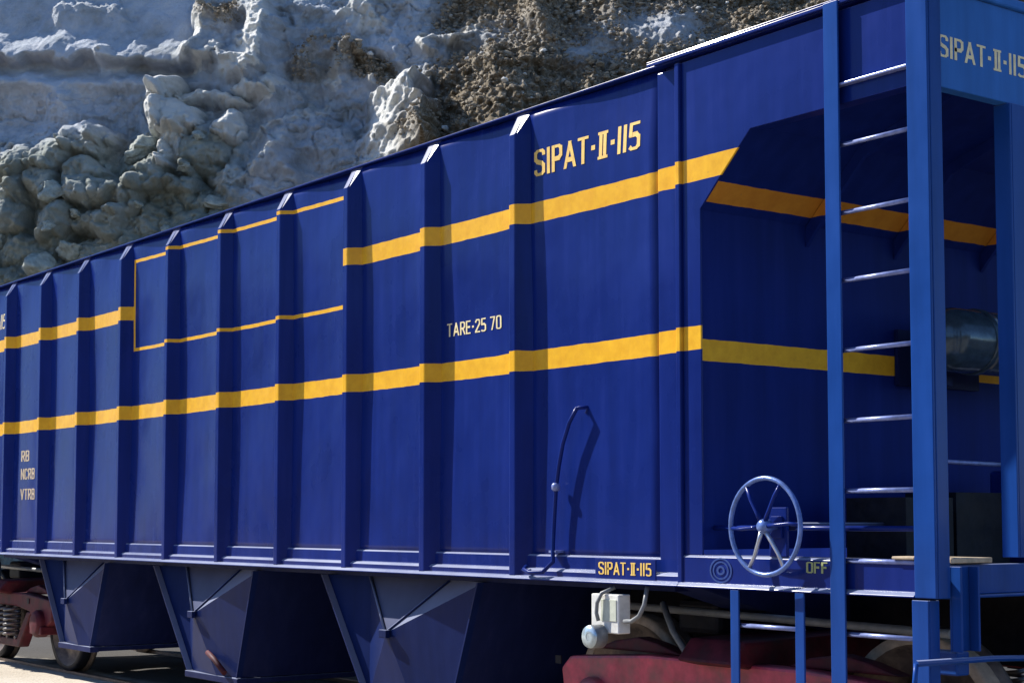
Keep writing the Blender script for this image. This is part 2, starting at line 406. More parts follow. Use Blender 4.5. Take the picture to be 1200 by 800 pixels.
# end header panel with its number, posts, end sill
def end_panel(s, x0):
    X = lambda x: x0+s*x
    def box(mb, a, b):
        xa, xb = sorted((X(a[0]), X(b[0]))); return mb.box((xa, a[1], a[2]), (xb, b[1], b[2]))
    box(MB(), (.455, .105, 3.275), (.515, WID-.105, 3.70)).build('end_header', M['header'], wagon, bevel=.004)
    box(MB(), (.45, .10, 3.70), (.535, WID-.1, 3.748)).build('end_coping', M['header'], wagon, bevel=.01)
    for y0, y1 in ((-.012, .078), (WID-.078, WID+.012)):
        mb = MB()                                                    # angle section: side leaf and end leaf
        box(mb, (.452, y0 if y0 < 1 else y1-.014, 1.12), (.564, y0+.014 if y0 < 1 else y1, 3.76))
        box(mb, (.550, y0+.0145 if y0 < 1 else y0, 1.12), (.566, y1 if y0 < 1 else y1-.0145, 3.76))
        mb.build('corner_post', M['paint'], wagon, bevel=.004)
    for y0 in (.585, WID-.705):
        mb = MB(); box(mb, (.445, y0, 1.28), (.53, y0+.012, 3.274)); box(mb, (.519, y0+.0125, 1.28), (.531, y0+.12, 3.274))
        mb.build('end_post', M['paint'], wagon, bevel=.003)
    mb = MB(); box(mb, (.47, .105, 1.13), (.525, WID-.105, 1.255)); box(mb, (.44, .105, 1.115), (.54, WID-.105, 1.129))
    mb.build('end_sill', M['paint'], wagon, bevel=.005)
    box(MB(), (-.855, .15, 1.20), (.46, WID-.15, 1.212)).build('platform_floor', M['under'], wagon)
end_panel(1, 0); end_panel(-1, -12.4)
lettering('SIPAT-=-115', .59, .092, lambda u, v, l: (.515+l, .132+u, 3.408+v), M['letter_pale'], 'SIPAT-II-115 in pale stencil lettering on the end header', .18)
lettering('SIPAT-=-115', .86, .142, lambda u, v, l: (-2.225+u, float(panel_y(-2.225+u, 3.36+v))-l-.001, 3.352+v), M['letter'], 'SIPAT-II-115 in large yellow stencil lettering', .18)
lettering('TARE-25 70', .54, .075, lambda u, v, l: (-3.11+u, float(panel_y(-3.11+u, 2.53+v))-l-.001, 2.535+v), M['letter_pale'], 'TARE-25 70 in small pale lettering', .16)
lettering('SIPAT-=-115', .40, .062, lambda u, v, l: (-1.625+u, .021-l, 1.165+v), M['letter'], 'SIPAT-II-115 in tiny yellow lettering on the sill', .17)
lettering('OFF', .115, .048, lambda u, v, l: (-.165+u, .011-l, 1.208+v), M['letter_green'], 'OFF in small greenish lettering by the brake wheel', .2)
for t, x0, wd, z0 in (('RB', -10.24, .18, 2.00), ('NCRB', -10.24, .34, 1.83), ('VTRB', -10.24, .35, 1.64)):
    lettering(t, wd, .098, lambda u, v, l: (x0+u, float(panel_y(x0+u, z0+v))-l-.001, z0+v), M['letter_faded'], 'faded pale lettering in three short lines', .2)
lettering('SIPAT-=-115', .66, .142, lambda u, v, l: (-11.44+u, (float(panel_y(-11.44+u, 3.33+v)) if u > .2 else .054)-l-.001, 3.318+v), M['letter_pale'], 'SIPAT-II-115 in pale lettering at the far end', .13)
# round faint emblem on the end sill, left of the brake wheel
vs = []; fs = []
for k, (r0, r1) in enumerate(((.052, .060), (.036, .043), (.012, .022))):
    b = len(vs); n = 32
    for i in range(n):
        a = 2*math.pi*i/n
        for r in (r0, r1): vs.append((-.715+r*1.25*math.cos(a), .009-.0004*k, 1.205+r*math.sin(a)))
    for i in range(n): fs.append((b+2*i, b+2*i+1, b+(2*i+3) % (2*n), b+(2*i+2) % (2*n)))
e = MB().add(vs, fs).build('emblem', M['emblem'], wagon); e['label'] = 'faint pale blue round emblem stencilled on the sill'

# ------------------------------------------------------------------ ladder, steps, brake wheel
lad = empty('ladder', (0.24, 0, 1.12)-WAGON_LOC if False else Vector((.24, -.01, .4))-WAGON_LOC, wagon)
def rail(parent, x, z0, z1, flip):
    mb = MB(); mb.box((x, -.022, z0), (x+.085, -.012, z1)); 
    xx = x if flip else x+.075
    mb.box((xx, -.0115, z0), (xx+.010, .050, z1))
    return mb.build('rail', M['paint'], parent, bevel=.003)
rail(lad, -.002, .28, 3.735, True); rail(lad, .445, .28, 1.112, False)
rungz = [.34, .645, .95, 1.266, 1.568, 1.873, 2.181, 2.488, 2.788, 3.09]
for z in rungz:
    x1 = .452
    MB().tube([(.03, .012, z), (x1, .012, z)], .0105, 8).build('rung', M['grab'], lad)
MB().box((.03, -.01, 3.352), (.452, .06, 3.364)).box((.03, .048, 3.31), (.452, .0605, 3.3518)).build('rung', M['grab'], lad, bevel=.003)
stp = empty('step_ladder', Vector((-.40, -.01, .4))-WAGON_LOC, wagon)
for x in (-.632, -.222):
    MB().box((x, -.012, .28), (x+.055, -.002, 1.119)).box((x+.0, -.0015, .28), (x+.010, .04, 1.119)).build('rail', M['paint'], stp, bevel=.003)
for z in (.34, .645, .955): MB().tube([(-.60, .012, z), (-.19, .012, z)], .0105, 8).build('rung', M['grab'], stp)

hw = empty('hand_wheel', Vector((-.345, -.07, 1.413))-WAGON_LOC, wagon)
cx, cy, cz = -.345, -.07, 1.413
MB().tube([(cx+.218*math.cos(a), cy, cz+.218*math.sin(a)) for a in np.linspace(0, 2*math.pi, 49)[:-1]], .0115, 8, closed=True).build('rim', M['wheelpaint'], hw)
MB().lathe([(0, -.03), (.024, -.03), (.034, -.012), (.034, .02), (.016, .03), (.016, .12), (0, .12)], (cx, cy, cz), 1, 16).build('hub', M['wheelpaint'], hw)
for k in range(6):
    a = R(2+60*k)
    pts = [(cx+r*math.cos(a+bend), cy-.012+.012*(r/.218), cz+r*math.sin(a+bend)) for r, bend in ((.02, 0), (.08, .05), (.15, .05), (.215, 0))]
    MB().tube(pts, [.012, .0095, .009, .0095], 6).build('spoke', M['bright'] if k in (4, 5) else M['navy'], hw)  # lower two bright, others dark: light and shade put into the colours
MB().box((-.40, .012, 1.275), (-.29, .03, 1.50)).box((-.38, .0, 1.36), (-.31, .0119, 1.46)).build('wheel_bracket', M['navy'], wagon, bevel=.004)
MB().tube([(-.85, .10, 1.405), (.45, .10, 1.405)], .012, 8).build('guard_bar', M['navy'], wagon)

# gear on the end platform
res = MB().lathe([(0, -.02), (.09, -.015), (.15, .03), (.168, .08), (.168, 1.25), (.15, 1.30), (.09, 1.345), (0, 1.35)], (-.50, 1.36, 2.375), 1, 28).build('air_reservoir', M['alu'], wagon)
for y in (1.62, 2.40): MB().lathe([(.1685, 0), (.176, 0), (.176, .05), (.1685, .05)], (-.50, y, 2.375), 1, 28).build('reservoir_strap', M['alu'], res)
MB().box((-.855, 1.44, 2.16), (-.83, 2.12, 2.46)).box((-.83, 1.56, 2.15), (-.62, 1.62, 2.20)).build('bracket_shade_plate', M['under'], wagon)  # dark plate added for the shadow behind the reservoir, with a small bracket
MB().tube([(-.3, 1.02, 1.733), (-.3, 1.75, 1.722)], .011, 8).tube([(-.3, 1.75, 1.722), (-.3, 1.78, 1.70), (-.3, 1.78, 1.25)], .011, 8).build('brake_pipe', M['grab'], wagon)
MB().box((-.60, .16, 1.23), (-.25, .62, 1.235)).box((-.55, .70, 1.22), (-.18, 1.05, 1.55)).box((-.60, 1.2, 1.22), (-.28, 1.62, 1.58)).build('brake_rigging', M['black'], wagon, bevel=.01)
MB().tube([(-.32, .05, 1.413), (-.32, .74, 1.413)], .018, 8).tube([(-.40, .02, 1.413), (-.40, .30, 1.413), (-.36, .5, 1.40)], .016, 8).build('brake_shaft', M['under'], wagon)
MB().box((-.50, 1.75, 1.22), (-.12, 2.40, 1.70)).build('brake_cylinder_cover', M['navy'], wagon, bevel=.02)
MB().tube([(-.11, 1.55, 1.39), (-.11, 1.60, 1.40), (-.11, 1.66, 1.405)], [.012, .02, .012], 8).build('pipe_union', M['bright'], wagon)
MB().box((.32, .108, 1.262), (.548, .38, 1.284)).build('step_board', M['dusty'], wagon, bevel=.004)
MB().box((.33, -.008, 1.277), (.45, .10, 1.290)).build('step_board', M['dusty'], wagon, bevel=.004)
# hanging bracket, uncoupling lever, coupler
MB().box((.541, .10, .90), (.551, .225, 1.25)).box((.5515, .10, .90), (.60, .112, 1.25)).box((.5515, .213, .90), (.60, .225, 1.25)).build('hanging_bracket', M['paint'], wagon, bevel=.003)
MB().tube([(.61, -.20, .872), (.61, .30, .868), (.61, .9, .842), (.66, 1.2, .86)], .013, 8).tube([(.61, -.20, .872), (.61, -.21, .80), (.61, -.21, .62)], .010, 8).build('uncoupling_lever', M['paint'], wagon)
MB().box((.40, .118, .80), (.56, .20, .90)).build('lever_bearing', M['paint'], wagon, bevel=.008)
MB().box((.45, 1.33, .80), (.78, 1.67, 1.07)).box((.78, 1.30, .74), (1.02, 1.70, 1.12)).build('coupler', M['dusty'], wagon, bevel=.03)

# air pipe with its union on the last bay
ap = MB().tube([(-1.81, .09, 2.01), (-1.80, .09, 2.04), (-1.83, .04, 2.035), (-1.89, .035, 1.96), (-1.945, .035, 1.85), (-1.98, .035, 1.73), (-2.005, .035, 1.61), (-2.02, .035, 1.45),
   (-2.025, .03, 1.32), (-2.0, .01, 1.22), (-2.05, -.02, 1.165), (-2.16, -.025, 1.16), (-2.22, -.02, 1.175), (-2.25, 0.02, 1.19)], .0115, 10).build('air_pipe', M['navy'], wagon)
MB().lathe([(0, -.022), (.016, -.022), (.024, -.01), (.024, .01), (.016, .022), (0, .022)], (-2.005, .035, 1.62), 2, 12).build('pipe_union', M['grab'], ap)
MB().box((-2.05, .02, 1.268), (-1.99, .1, 1.28)).build('pipe_clip', M['grab'], ap)
# white junction box with gauge, below the sill
jb = MB().box((-1.642, -.02, .868), (-1.425, .06, 1.066)).build('junction_box', M['white'], wagon, bevel=.006); jb['label'] = 'white box hung below the sill, a round gauge at its foot'
MB().box((-1.56, -.024, .93), (-1.44, -.0205, 1.04)).build('cover', simple('box_cover_paint', (.60, .63, .52), .55, var=.15), jb, bevel=.002)
MB().lathe([(0, 0), (.052, 0), (.060, .008), (.060, .075), (0, .075)], (-1.555, -.105, .852), 1, 24).build('gauge', M['rubber'], jb)
MB().lathe([(.020, -.004), (.055, -.004), (.058, .004)], (-1.555, -.106, .852), 1, 24).lathe([(0, -.002), (.0199, -.003)], (-1.555, -.106, .852), 1, 24).build('gauge_face', M['dial'], jb)
MB().tube([(-1.50, .02, 1.10), (-1.54, -.035, 1.07), (-1.565, -.045, 1.02), (-1.57, -.045, .97), (-1.56, -.04, .93)], .0105, 8).build('hose', M['rubber'], jb)
MB().tube([(-1.404, -.0, .935), (-1.35, -.0, .935), (-1.29, .0, .965), (-1.262, .01, 1.02), (-1.262, .03, 1.11)], .0115, 8).build('hose', M['rubber'], jb)

# ------------------------------------------------------------------ underframe, hoppers
MB().box((-12.3, 1.28, .74), (.46, 1.34, 1.119)).box((-12.3, 1.66, .74), (.46, 1.72, 1.119)).box((-12.3, 1.3405, .74), (.46, 1.6595, .76)).build('center_sill', M['black'], wagon)
MB().box((-10.9, .16, 1.085), (-1.2, WID-.16, 1.112)).build('hopper_floor_frame', M['under'], wagon)
for x in (-1.35, -11.05):
    MB().prism([(.15, 1.119), (WID-.15, 1.119), (1.95, .86), (1.05, .86)], 0, x, x+.30).build('body_bolster', M['under'], wagon, bevel=.008)
def hopper(xa, xb, ca, cb, zb, apex, lever=False):
    """two discharge chutes facing the sides; xa,xb top corners, ca,cb bottom corners"""
    zt = 1.084
    A, B = (xa, .13, zt), (xb, .13, zt); C, D = (ca, .17, zb), (cb, .17, zb); ax, az = apex
    P = (ax, .07, az); E_, F_ = (ax-.42, .22, zt), (ax+.50, .22, zt)
    yb = WID
    mir = lambda p: (p[0], yb-p[1], p[2])
    h = empty('hopper', Vector((.5*(ca+cb), 1.5, zb))-WAGON_LOC, wagon)
    Q = (.5*ca+.5*cb+.10, .12, zb)
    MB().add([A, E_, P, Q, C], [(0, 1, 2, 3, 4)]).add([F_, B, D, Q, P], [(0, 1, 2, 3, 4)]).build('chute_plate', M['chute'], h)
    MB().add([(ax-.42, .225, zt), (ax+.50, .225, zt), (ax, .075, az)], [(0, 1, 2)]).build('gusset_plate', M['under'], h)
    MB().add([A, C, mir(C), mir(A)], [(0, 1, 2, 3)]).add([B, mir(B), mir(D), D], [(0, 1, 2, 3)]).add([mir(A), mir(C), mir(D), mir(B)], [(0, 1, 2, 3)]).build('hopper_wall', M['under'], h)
    for p, q in ((E_, P), (F_, P)):
        MB().tube([Vector(p)+Vector((0, -.012, 0)), Vector(q)+Vector((0, -.008, 0))], .008, 6).build('brace', M['chute'], h)
    for p, q, sx in ((A, C, 1), (B, D, -1)):
        MB().add([Vector(p), Vector(q), Vector(q)+Vector((0, -.045, 0)), Vector(p)+Vector((0, -.045, 0)), Vector(p)+Vector((.014*sx, 0, 0)), Vector(q)+Vector((.014*sx, 0, 0)), Vector(q)+Vector((.014*sx, -.045, 0)), Vector(p)+Vector((.014*sx, -.045, 0))],
                 [(0, 1, 2, 3), (7, 6, 5, 4), (0, 4, 5, 1), (3, 2, 6, 7), (1, 5, 6, 2), (0, 3, 7, 4)]).build('edge_flange', M['chute'], h)
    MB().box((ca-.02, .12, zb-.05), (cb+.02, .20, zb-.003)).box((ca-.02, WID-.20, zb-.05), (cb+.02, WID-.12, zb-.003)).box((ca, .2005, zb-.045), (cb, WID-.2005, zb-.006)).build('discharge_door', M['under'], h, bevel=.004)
    MB().box((ax-.035, .035, az-.03), (ax+.05, .066, az+.02)).build('hinge', M['chute'], h, bevel=.004)
    if lever: MB().tube([(cb-.42, .10, zb+.16), (cb-.28, .085, zb+.12), (cb-.12, .09, zb+.03)], .020, 8).build('door_lever', M['shaded_maroon'], h)
    return h
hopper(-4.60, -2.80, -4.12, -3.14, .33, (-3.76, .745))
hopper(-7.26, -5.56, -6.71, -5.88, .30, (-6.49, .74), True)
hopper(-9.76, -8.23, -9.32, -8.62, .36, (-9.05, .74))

# ------------------------------------------------------------------ bogies
def wheelset_wheel(parent, x, y, s, tyre):
    wl = MB().lathe([(0, .06*s), (.09, .06*s), (.11, .01*s), (.36, -.02*s), (.41, .045*s), (.455, .05*s), (.46, -.05*s), (.490, -.065*s), (.492, -.09*s), (.40, -.09*s), (.36, -.05*s), (0, -.05*s)], (x, y, .46), 1, 40).build('wheel', M['wheel'], parent)
    MB().lathe([(.412, .048*s), (.458, .0535*s), (.4635, .03*s), (.4635, -.045*s)], (x, y, .46), 1, 40).build('tyre', tyre, parent)
def bogie(cx, tyre, red):
    b = empty('bogie', Vector((cx, 1.5, 0))-WAGON_LOC, wagon)
    for x in (cx-1.0, cx+1.0):
        for y, s in ((.66, -1), (2.34, 1)): wheelset_wheel(b, x, y, s, tyre)
        MB().tube([(x, .36, .46), (x, 2.64, .46)], .075, 14).build('axle', M['wheel'], b)
    for y0, y1, s in ((.34, .47, 1), (2.53, 2.66, -1)):
        # cast side frame: outline with two spring windows left open by building it as bars
        outer = [(-1.30, .62), (-1.22, .69), (-.95, .71), (-.55, .735), (.55, .735), (.95, .71), (1.22, .69), (1.30, .62), (1.28, .50), (1.16, .44), (.86, .44), (.70, .56), (.34, .60), (-.34, .60), (-.70, .56), (-.86, .44), (-1.16, .44), (-1.28, .50)]
        MB().prism([(cx+p[0], p[1]) for p in outer], 1, y0, y1).build('side_frame', red, b, bevel=.016)
        lower = [(-.72, .555), (-.40, .20), (.40, .20), (.72, .555), (.60, .555), (.34, .28), (-.34, .28), (-.60, .555)]
        MB().prism([(cx+p[0], p[1]) for p in lower], 1, y0+.01, y1-.01).build('side_frame', red, b, bevel=.012)
        for x in (-1.0, 1.0):
            MB().box((cx+x-.15, y0-.05*s if s > 0 else y0, .36), (cx+x+.15, y1 if s > 0 else y1+.05, .439)).lathe([(0, -.075*s), (.10, -.07*s), (.13, -.04*s), (.13, .05*s)], (cx+x, y0 if s > 0 else y1, .46), 1, 20).build('axle_box', red, b, bevel=.01)
            MB().box((cx+x-.34, y0-.008 if s > 0 else y1, .640), (cx+x-.29, y0-.0005 if s > 0 else y1+.008, .685)).build('frame_hole', M['black'], b)
        for x in (-.22, 0, .22):
            pts = []
            for k in range(65): 
                a = 2*math.pi*k/10.0; pts.append((cx+x+.075*math.cos(a), .5*(y0+y1)-.06*s+.075*math.sin(a), .29+.30*k/64))
            MB().tube(pts, .014, 6).build('coil_spring', M['spring'], b)
    # bolster across the top with its rounded ends
    MB().prism([(.20, .74), (.30, .85), (1.2, .87), (1.8, .87), (2.70, .85), (2.80, .74), (2.6, .70), (.4, .70)], 0, cx-.20, cx+.20).build('bolster', M['shaded_maroon'], b, bevel=.02)
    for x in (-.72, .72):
        MB().prism([(cx+x-.36, .736), (cx+x-.22, .785), (cx+x-.02, .815), (cx+x+.14, .79), (cx+x+.34, .737)], 1, .42, .52).build('brake_hanger', M['shaded_maroon'], b, bevel=.012)
    MB().tube([(cx-.62, .50, 1.0), (cx-.50, .46, .86), (cx-.20, .40, .62)], .018, 6).tube([(cx-1.3, .60, .97), (cx+1.2, .60, .93)], .022, 6).build('brake_rod', M['rubber'], b)
    MB().box((cx-.62, .60, .84), (cx-.30, .90, 1.02)).build('brake_cylinder', M['black'], b, bevel=.03)
    return b
bogie(-1.05, M['rim'], M['maroon']); bogie(-11.38, M['black'], M['shaded_maroon'])  # far bogie and its tyres in darker tones for the shade there
# ------------------------------------------------------------------ ground, track
a = N('sandy_yard'); tc = a.new('ShaderNodeTexCoord'); P = tc.outputs['Object']
n = a.noise(P, .5, 6, .65); n2 = a.noise(P, 30, 4, .7)
sp = a.new('ShaderNodeSeparateXYZ'); gm = a.new('ShaderNodeNewGeometry'); a.put(sp, 0, gm.outputs['Position'])
col = a.ramp(a.math('ADD', a.math('MULTIPLY', n, .7), a.math('MULTIPLY', n2, .3)), [(.35, (.40, .34, .26)), (.52, (.56, .50, .41)), (.7, (.66, .61, .53))])
yy = a.math('ADD', sp.outputs[1], a.math('MULTIPLY', a.math('SUBTRACT', a.noise(P, 1.1, 5, .7), .5), .9))
xw = a.math('ADD', sp.outputs[0], a.math('MULTIPLY', a.math('SUBTRACT', a.noise(P, .9, 5, .7), .5), 2.5))
pale_ground = a.math('MULTIPLY', a.math('SUBTRACT', -7.4, xw), 1.5, clamp=True)  # ground paler towards the far end
pale_ground = a.math('MULTIPLY', pale_ground, a.math('MULTIPLY', a.math('ADD', sp.outputs[1], 6.0), .6, clamp=True))
col = a.mix(pale_ground, (.27, .225, .175), col)
track_shade = a.math('MULTIPLY', a.math('SUBTRACT', yy, .75), 4, clamp=True)           # shade under and beyond the wagon, painted dark into the ground
col = a.mix(a.math('MULTIPLY', track_shade, .95), col, (.03, .028, .028))
a.bump(a.math('ADD', n2, a.math('MULTIPLY', n, 2)), .5, .03)
M['sand'] = a.done(col, .95)
g = np.concatenate([np.linspace(-900, -40, 14), np.linspace(-35, 25, 121), np.linspace(30, 900, 14)])
gy = np.concatenate([np.linspace(-900, -14, 12), np.linspace(-12, 14, 131), np.linspace(20, 900, 14)])
GX, GY = np.meshgrid(g, gy)
GZ = -.03+.05*fbm(GX*.6, GY*.6, 4, 3)*sst(.25, .8, np.abs(np.abs(GY-1.5)-.838))
vs = np.stack([GX, GY, GZ], -1).reshape(-1, 3); nx = len(g)
fs = [(j*nx+i, j*nx+i+1, (j+1)*nx+i+1, (j+1)*nx+i) for j in range(len(gy)-1) for i in range(nx-1)]
gr = MB().add(vs, fs, True).build('ground', M['sand']); tag(gr, kind='structure')
track = empty('railway_track', (-6, 1.5, 0)); tag(track, kind='structure')
for y in (1.5-.838, 1.5+.838):
    MB().prism([(y-.035, 0), (y+.035, 0), (y+.036, -.03), (y+.012, -.045), (y+.012, -.15), (y-.012, -.15), (y-.012, -.045), (y-.036, -.03)], 0, -120, 60).build('rail', M['rail'], track)
sl_ = MB().box((-30.1, .2, -.24), (-29.86, 2.8, -.04)).build('sleeper', M['black'], track, loc=(-30, 1.5, -.1))
for k in range(1, 60): dup(sl_, (.62*k, 0, 0))

# unseen dark banks, added to cut the low sky and its reflections
hmat = simple('dark_bank', (.075, .070, .045), .95, var=.5, scale=.25, bump=.4)
A_, H_ = np.meshgrid(np.radians(np.linspace(205, 366, 200)), np.linspace(0, 1, 14))
rr = 95+14*fbm(A_*9, H_*0, 3, 300)+26*H_+60*np.maximum(H_-.92, 0)*12; hz = -1+H_*(23+9*fbm(A_*5, A_*0+2, 4, 310))+2.0*fbm(A_*40, H_*6, 3, 320)*(H_ > 0)
vs = np.stack([-6+rr*np.cos(A_), 1.5+rr*np.sin(A_), hz], -1).reshape(-1, 3)
hl = MB().add(vs, [(j*200+i, j*200+i+1, (j+1)*200+i+1, (j+1)*200+i) for j in range(13) for i in range(199)], True).build('unseen_banks', hmat); tag(hl, kind='structure')

# ------------------------------------------------------------------ quarry cliff
C0 = np.array([4.8893, -5.3816]); RT = np.array([rt.x, rt.y]); FH = np.array([-math.cos(yaw), math.sin(yaw)])
sgrid = np.concatenate([np.linspace(-46, -15, 40), np.arange(-14.6, 14.6, .030), np.linspace(15, 46, 40)])
zgrid = np.concatenate([np.linspace(-.6, 4.6, 14), np.arange(4.9, 17.4, .031), np.linspace(17.6, 21, 14)])
S, Z = np.meshgrid(sgrid, zgrid)
def d_base(s, z): return 38+.42*(np.minimum(z, 18)-5)+2.4*np.maximum(z-18, 0)-.15*s
D0 = d_base(S, Z)
U = 600+1907.5*S/D0; V = 609-1907.5*(Z-1.437)/D0      # sculpting chart: one unit = about 2 cm on the face
wu = U+30*fbm(S*.5, Z*.5, 5, 21, .58); wv = V+24*fbm(S*.5+40, Z*.5, 5, 22, .58)
T = np.zeros_like(S)                                    # how far the face stands forward, metres
T += .7*fbm(S*.15, Z*.2, 2, 1)
T -= 1.0*np.exp(-(((wu-375)/50)**2+((wv-105)/50)**2))
sunlit_tone = np.zeros_like(S)  # pale tone painted on sun-facing ramps and lumps as if brightly lit
# terraces on the left: smooth upper slope, undercut ledge, lower smooth slope
left = 1-sst(215, 300, wu)
T += .0012*np.clip(235-U, 0, 300)*(1-sst(80, 140, V))
T += left*(.5*sst(24, 64, wv)-.85*sst(64, 70, wv)+.7*sst(74, 100, wv)-.3*sst(100, 112, wv))
# facets: ramps that rise to a crest on their right and break off behind it
def facet(p, q, wl, wr, h, taper=12, ch=.8, pw=1.0):
    global T, sunlit_tone
    px, py = p; qx, qy = q; L = math.hypot(qx-px, qy-py); tx, ty = (qx-px)/L, (qy-py)/L
    al = (wu-px)*tx+(wv-py)*ty; ac = (wu-px)*ty-(wv-py)*tx       # ac>0: to the right of the crest
    ac = ac+10*fbm(al*.05, ac*.02, 4, int(px), .6)
    prof = np.where(ac < 0, np.clip(1+ac/wl, 0, 1)**pw, np.clip(1-ac/wr, 0, 1))
    m_ = sst(-taper, taper, al)*(1-sst(L-taper, L+taper, al))
    T += h*prof*m_
    sunlit_tone = np.maximum(sunlit_tone, ch*m_*(ac < 4)*sst(-wl, -wl*.6, ac))
facet((243, 4), (214, 62), 22, 50, .95, 8, 1, .6)
facet((262, 48), (232, 84), 14, 40, .6, 8)
facet((322, 16), (280, 98), 36, 40, 1.3, 10, 1, .6)
facet((330, 90), (300, 118), 14, 40, .5, 8)
facet((428, 62), (372, 98), 16, 40, .5, 8)
facet((520, 28), (512, 58), 16, 40, .7, 8)
facet((372, 112), (300, 160), 12, 90, .5, 12, .5)
facet((494, 96), (508, 200), 92, 22, 2.7, 8, 1, .6)
facet((345, 168), (268, 224), 18, 90, .9, 10, .6)
facet((562, 10), (540, 44), 16, 40, .6, 8)
facet((652, -5), (618, 44), 24, 40, .8, 8)
facet((440, 70), (424, 92), 12, 40, .5, 6, 1, .6)
facet((585, 60), (560, 78), 16, 40, .5, 6)
facet((130, 62), (110, 74), 12, 50, .4, 6, .3)
facet((402, 0), (444, 22), 24, 40, .5, 8)
facet((150, -6), (60, 6), 10, 60, .35, 8, .2)
# erosion rills: on the lit fan and down the smooth slopes
fan = np.exp(-(((wu-456)/52)**2+((wv-142)/46)**2)**2)
acr = (wu-490)*.80+(wv-100)*.60; alo = (wu-490)*.60-(wv-100)*.80
T += fan*(.62*vnoise(acr*.085, alo*.010, 61)+.25*vnoise(acr*.2, alo*.02, 62))
T += (1-fan)*(.16*vnoise((U+.5*V)*.045, V*.010, 63)+.07*vnoise((U+.6*V)*.13, V*.018, 64))*sst(120, 60, V)
# eroded clay lumps
def lump(cx, cy, rx, ry, h, p=.5, ch=.9):
    global T, sunlit_tone
    q = ((wu-cx)/rx)**2+((wv-cy)/ry)**2
    T += h*np.clip(1-q, 0, 1)**p; sunlit_tone = np.maximum(sunlit_tone, ch*(q < 1))
for l in [(196, 108, 28, 17, 1.1), (184, 138, 17, 32, 1.0), (212, 146, 26, 26, 1.25), (252, 120, 40, 9, .7), (288, 106, 22, 8, .55), (272, 148, 18, 20, .9), (204, 180, 20, 24, .7)]: lump(*l)
for l in [(240, 178, 32, 28, .6), (100, 170, 30, 24, 1.1), (68, 190, 28, 20, .9), (118, 164, 14, 12, .6), (12, 198, 34, 24, 1.0), (50, 224, 32, 26, .9), (118, 220, 32, 28, 1.1), (186, 214, 32, 22, 1.1),
          (160, 238, 28, 28, .7), (228, 212, 20, 20, .7), (20, 248, 28, 28, .8), (80, 260, 34, 28, .8), (140, 268, 28, 22, .7)]: lump(*l, .5, .1)
low = sst(140, 190, wv+.12*(wu-150))*(1-sst(250, 330, wu))
f1, f2, idv = worley(wu/44, wv/36, 71); T += low*.70*np.sqrt(np.clip(1-(f1/.70)**2, 0, 1))
f1, f2, idv = worley(wu/15, wv/13, 72); T += low*.16*np.sqrt(np.clip(1-(f1/.75)**2, 0, 1))
# scree: brown rubble lying on the right half, at a gentler slope than the clay
edge = wu-(500+.30*(100-wv))
scree = sst(-30, 30, edge)
T += sst(-30, 110, wu-(505+.3*(100-wv)))*.50*np.clip(15.6-Z, -1, 9)
scree = np.maximum(scree, np.exp(-(((wu-455)/70)**2+((wv-84-.22*(wu-455))/15)**2))*1.3)
scree = np.maximum(scree, 1.1*np.exp(-(((wu-262)/26)**2+((wv-10)/12)**2)))
scree = np.clip(scree+.9*fbm(S*.9, Z*.9, 4, 44)*(scree > .02)*(scree < .98), 0, 1)
for cx, cy, rx, ry in ((540, 40, 60, 20), (770, 44, 60, 26), (690, 70, 40, 18)): scree *= 1-.8*np.exp(-(((wu-cx)/rx)**2+((wv-cy)/ry)**2))
f1, f2, idv = worley(U/8, V/6.5, 81); r1 = np.clip(.85-f1, 0, 1)*(idv > .35)
f1, f2, idb = worley(U/6.5, V/5.5, 82); r2 = np.clip(.8-f1, 0, 1)*(idb > .3)
T += scree*(.27*r1*(.3+idv)+.22*r2*(.2+idb)+.16*ridge(S*.8, Z*.9, 3, 83)+.9*fbm(S*.55, Z*.6, 2, 84))
# general roughness
smooth_top = left*(1-sst(95, 120, wv))
T += (.34*ridge(S*.40+.1*Z, Z*.42, 5, 91))*(1-.85*smooth_top)*(1-.6*low)*(1-.6*scree)+.09*fbm(S*2.2, Z*2.6, 5, 92, .6)*(1-.5*smooth_top)+.05*fbm(S*9, Z*9, 3, 93)*(1-.6*smooth_top)-.13*np.clip(1-np.abs(fbm(S*.9+3, Z*1.1, 4, 99))*16, 0, 1)*(1-smooth_top)*(1-scree)-.06*np.clip(1-np.abs(fbm(S*2.4, Z*2.2, 3, 101))*14, 0, 1)*(1-smooth_top)*(1-scree)+.07*ridge(S*1.5, Z*1.7, 4, 98)*(1-smooth_top)*(1-.5*scree)+.14*low*fbm(S*3.1, Z*3.1, 4, 97, .65)
D = D0-T
PX = C0[0]+S*RT[0]+D*FH[0]; PY = C0[1]+S*RT[1]+D*FH[1]
# last row runs back as the top of the bench
vs = np.stack([PX, PY, Z], -1); top = vs[-1].copy(); top[:, 0] += FH[0]*60; top[:, 1] += FH[1]*60; top[:, 2] += 3
allv = np.concatenate([vs.reshape(-1, 3), top]); nx = len(sgrid); nz = len(zgrid)+1
I, J = np.meshgrid(np.arange(nx-1), np.arange(nz-1)); q = (J*nx+I).ravel()
quads = np.stack([q, q+1, q+nx+1, q+nx], -1)
me = bpy.data.meshes.new('quarry_cliff'); me.vertices.add(len(allv)); me.vertices.foreach_set('co', allv.ravel().astype(np.float32))
me.loops.add(quads.size); me.loops.foreach_set('vertex_index', quads.ravel().astype(np.int32))
me.polygons.add(len(quads)); me.polygons.foreach_set('loop_start', np.arange(0, quads.size, 4, dtype=np.int32)); me.polygons.foreach_set('loop_total', np.full(len(quads), 4, dtype=np.int32))
me.update(calc_edges=True); me.validate()
